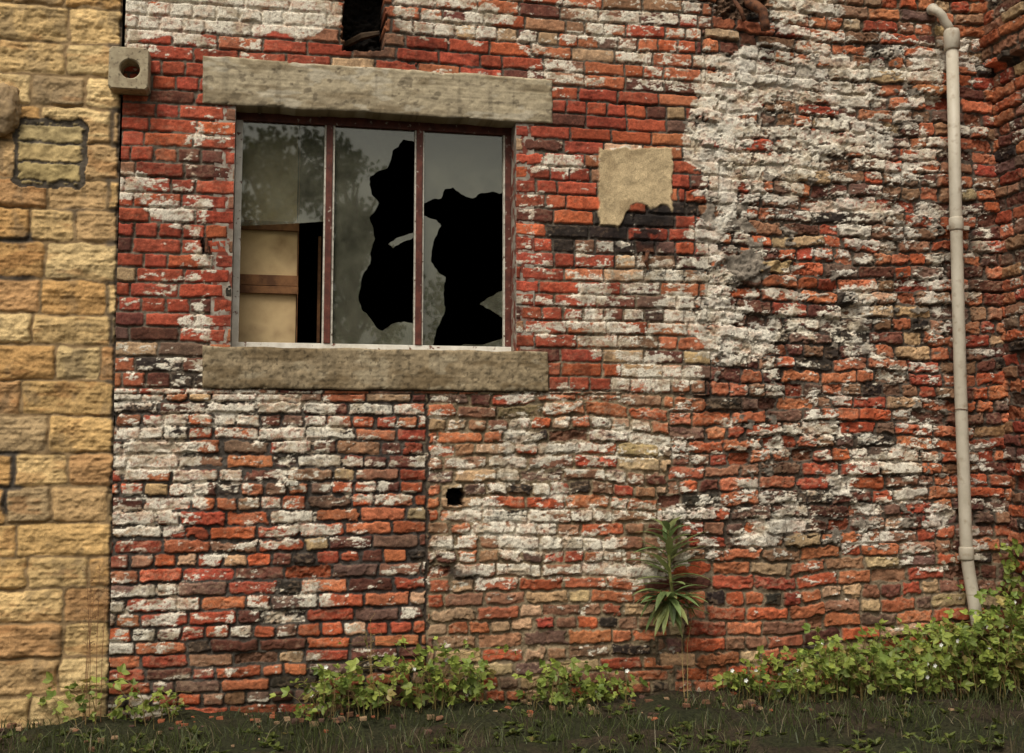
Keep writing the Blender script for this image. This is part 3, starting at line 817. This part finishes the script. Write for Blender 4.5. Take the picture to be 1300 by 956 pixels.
for i in range(90):
    p = Vector((XC-.03-random.random()*.06, -random.random()*.22, P(1280, 760).z+random.random()*.42-.1))
    nr = Vector((-1, -.8, .4))+rv(.4); dd = rv(1)
    leaf(b, p, dd, nr.normalized(), random.uniform(.03, .055), .03, leafcol(1.0))
b.tube([(XC-.03, -.04, 0), (XC-.05, -.05, .35), (XC-.03, -.06, .8)], .004, 5, 1, tuple(S(90, 70, 45)))
b.obj('climbing_plant', [M_leaf, M_stem])

# wild spurge growing out of the wall
b = MB()
root = P(852, 772, -.01); top = P(848, 668, -.11)
stem = [root, root+Vector((0, -.05, .03)), P(851, 735, -.10), P(849, 700, -.11), top]
b.tube(stem, [.007, .008, .008, .007, .003], 8, 1, tuple(S(140, 140, 84)))
def pt(t):
    k = min(int(t*(len(stem)-1)), len(stem)-2); f = t*(len(stem)-1)-k
    return stem[k].lerp(stem[k+1], f)
def spcol(): return tuple(np.array([.16, .21, .075])*random.uniform(.7, 1.6)*np.array([random.uniform(.85, 1.3), 1, 1]))
for i in range(30):
    t = .42+.58*i/30; p = pt(t); a = i*2.4
    d = Vector((math.cos(a)*1.4, math.sin(a)*.7, .35+1.5*(t-.5)))
    L = (.22 if t < .72 else .22-.42*(t-.72))*random.uniform(.8, 1.15)
    strap(b, p, d+rv(.10), L, .038, spcol(), bend=random.uniform(.2, 1.0))
low = P(850, 762, -.13)
b.tube([root, root+Vector((0, -.06, .01)), low], [.007, .007, .006], 8, 1, tuple(S(120, 120, 70)))
for i in range(38):
    a = i*2.4
    d = Vector((math.cos(a)*1.2, -abs(math.sin(a))*.6, random.uniform(-.8, .8)))
    p = low+Vector((random.gauss(0, .012), random.gauss(0, .01), random.gauss(0, .02)))
    strap(b, p, d, random.uniform(.14, .22), .038, spcol(), bend=random.uniform(.6, 1.6))
b.obj('wild_spurge_plant', [M_leaf, M_stem])

def stalks(name, us, top, n, colr):
    b = MB()
    for i in range(n):
        u = random.uniform(*us); v1 = top+random.uniform(0, 70)
        p0 = P(u, 880, -.10-random.random()*.1); p0.z = 0
        p1 = P(u+random.uniform(-12, 12), v1, -.06)
        pm = p0.lerp(p1, .5)+rv(.012)
        b.tube([p0, pm, p1], [.0022, .0017, .0009], 4, 0, colr)
        for k in range(14):
            t = random.uniform(.5, 1); q = pm.lerp(p1, (t-.5)*2)
            e = q+Vector((random.gauss(0, .018), random.gauss(0, .01), random.uniform(.0, .03)))
            if e.y > -.01: e.y = -.01
            b.tube([q, e], .0008, 3, 0, colr); leaf(b, e, rv(1), rv(1), .009, .005, colr, 0)
    return b.obj(name, [M_stem])
stalks('dry_weed_stalks', (100, 132), 690, 6, tuple(S(112, 80, 54)))
stalks('dry_weed_stalks', (868, 880), 728, 2, tuple(S(150, 130, 84)))
stalks('dry_weed_stalks', (470, 500), 778, 3, tuple(S(130, 110, 70)))

# grass
b = MB()
for i in range(10000):
    x = random.uniform(-2.4, 4.3); y = -.02-abs(random.gauss(0, 1))*.75
    if y < -2.6 or (x > XC-.03): continue
    if vn(np.array([x/.28]), np.array([y/.25]), 6)[0] < .38: continue
    H = random.uniform(.025, .09)+(.05*random.random() if y < -.3 else 0); a = random.uniform(0, 6.28)
    w = random.uniform(.0015, .0032)
    s = Vector((math.cos(a), math.sin(a), 0)); l = Vector((random.gauss(0, .5), random.gauss(0, .5), 0))*H
    p = Vector((x, y, -.01))
    if y+l.y > -.01: l.y = 0
    t = random.random(); c = np.array([.045, .06, .016])*(1-t)+np.array([.09, .105, .035])*t
    if random.random() < .15: c = np.array([.18, .15, .085])
    b.add([p-s*w, p+s*w, p+l*.35+Vector((0, 0, H*.6))+s*w*.7, p+l*.35+Vector((0, 0, H*.6))-s*w*.7, p+l+Vector((0, 0, H))], [(0, 1, 2, 3), (3, 2, 4)], 0, tuple(c))
b.obj('grass', [M_leaf])
b = MB()
for i in range(500):
    x = random.uniform(-2.2, XC-.1); y = -.08-random.random()*1.3
    if vn(np.array([x/.35]), np.array([y/.3]), 3)[0] < .45: continue
    for k in range(6):
        a = random.uniform(0, 6.28)
        leaf(b, Vector((x, y, .01)), Vector((math.cos(a), math.sin(a), random.uniform(.3, 1.3))), Vector((0, 0, 1)), random.uniform(.03, .06), .022, leafcol(.42), 0, .3)
b.obj('verge_weeds', [M_leaf])
b = MB()
for i in range(260):
    x = random.uniform(-1.8, XC-.1); y = -.03-abs(random.gauss(0, .25)); s = random.uniform(.005, .02)
    vs = [Vector((sx*s*random.uniform(.6, 1.2), sy*s*random.uniform(.6, 1.1), sz*s*.6*random.uniform(.6, 1.1)))+Vector((x, y, .02)) for sz in (-1, 1) for sy in (-1, 1) for sx in (-1, 1)]
    b.add(vs, [(0, 2, 3, 1), (4, 5, 7, 6), (0, 1, 5, 4), (2, 6, 7, 3), (0, 4, 6, 2), (1, 3, 7, 5)], 0, tuple(PAL[random.choice([1, 3, 4, 6])]*random.uniform(.4, .8)))
b.obj('brick_rubble', [M_brick], bevel=.003)

# trees on the far side of the yard (mirrored in the glass)
def tree(x, y, H, Rr, n=3600, e0=.3):
    b = MB()
    b.tube([(x, y, -.1), (x+.1, y, H*.3), (x, y+.1, H*.62), (x+.1, y, H*.9)], [.28, .2, .13, .04], 10, 1, (.08, .06, .04))
    cl = []
    for i in range(44):
        a = random.uniform(0, 6.28); e = random.uniform(e0, 1.0); r = Rr*random.uniform(.1, .95)*math.sin(min(1.0, 1.25-e*.55)*2.2)
        c = Vector((x+math.cos(a)*r, y+math.sin(a)*r, H*e)); cl.append(c)
        b.tube([(x, y, H*e*.75), c.lerp(Vector((x, y, H*e*.8)), .4), c], [.08, .05, .015], 6, 1, (.08, .06, .04))
    for i in range(n):
        c = random.choice(cl); p = c+rv(Rr*.16); L = random.uniform(.14, .26)
        leaf(b, p, rv(1), rv(1).normalized(), L, L*.75, tuple(np.array([.05, .08, .02])*random.uniform(.6, 1.6)), 0)
    return b.obj('tree', [M_leaf, M_stem])
tree(.3, -32, 11.3, 1.9, 5500); tree(3.0, -34, 11.6, 1.7, 4800); tree(7.4, -36, 7.6, 2.2, 3600); tree(14, -40, 13.0, 5.0, 2500); tree(-9, -38, 14, 5.0, 2500)

# ------------------------------------------------------------------ light (bright overcast)
w = bpy.data.worlds.new('World'); scene.world = w; w.use_nodes = True
nt = w.node_tree; nt.nodes.clear()
sk = nt.nodes.new('ShaderNodeTexSky'); sk.sky_type = 'NISHITA'; sk.sun_disc = False
sk.air_density = 1.0; sk.dust_density = 6; sk.ozone_density = .6
hs = nt.nodes.new('ShaderNodeHueSaturation'); hs.inputs['Saturation'].default_value = .10
tint = nt.nodes.new('ShaderNodeMix'); tint.data_type = 'RGBA'; tint.blend_type = 'MULTIPLY'; tint.inputs[0].default_value = 1
tint.inputs[7].default_value = (1.0, .965, .88, 1)
bg = nt.nodes.new('ShaderNodeBackground'); bg.inputs['Strength'].default_value = .130
o = nt.nodes.new('ShaderNodeOutputWorld')
nt.links.new(sk.outputs[0], hs.inputs['Color']); nt.links.new(hs.outputs[0], tint.inputs[6]); nt.links.new(tint.outputs[2], bg.inputs[0]); nt.links.new(bg.outputs[0], o.inputs[0])
ld = bpy.data.lights.new('sun', 'SUN'); ld.energy = 1.7; ld.angle = math.radians(18); ld.color = (1, .94, .83)
sun = bpy.data.objects.new('sun', ld); scene.collection.objects.link(sun)
sd = Vector((-.42, -.66, 1.1)).normalized()
sun.rotation_euler = sd.to_track_quat('Z', 'Y').to_euler()
sk.sun_elevation = math.asin(sd.z); sk.sun_rotation = math.atan2(sd.x, sd.y)
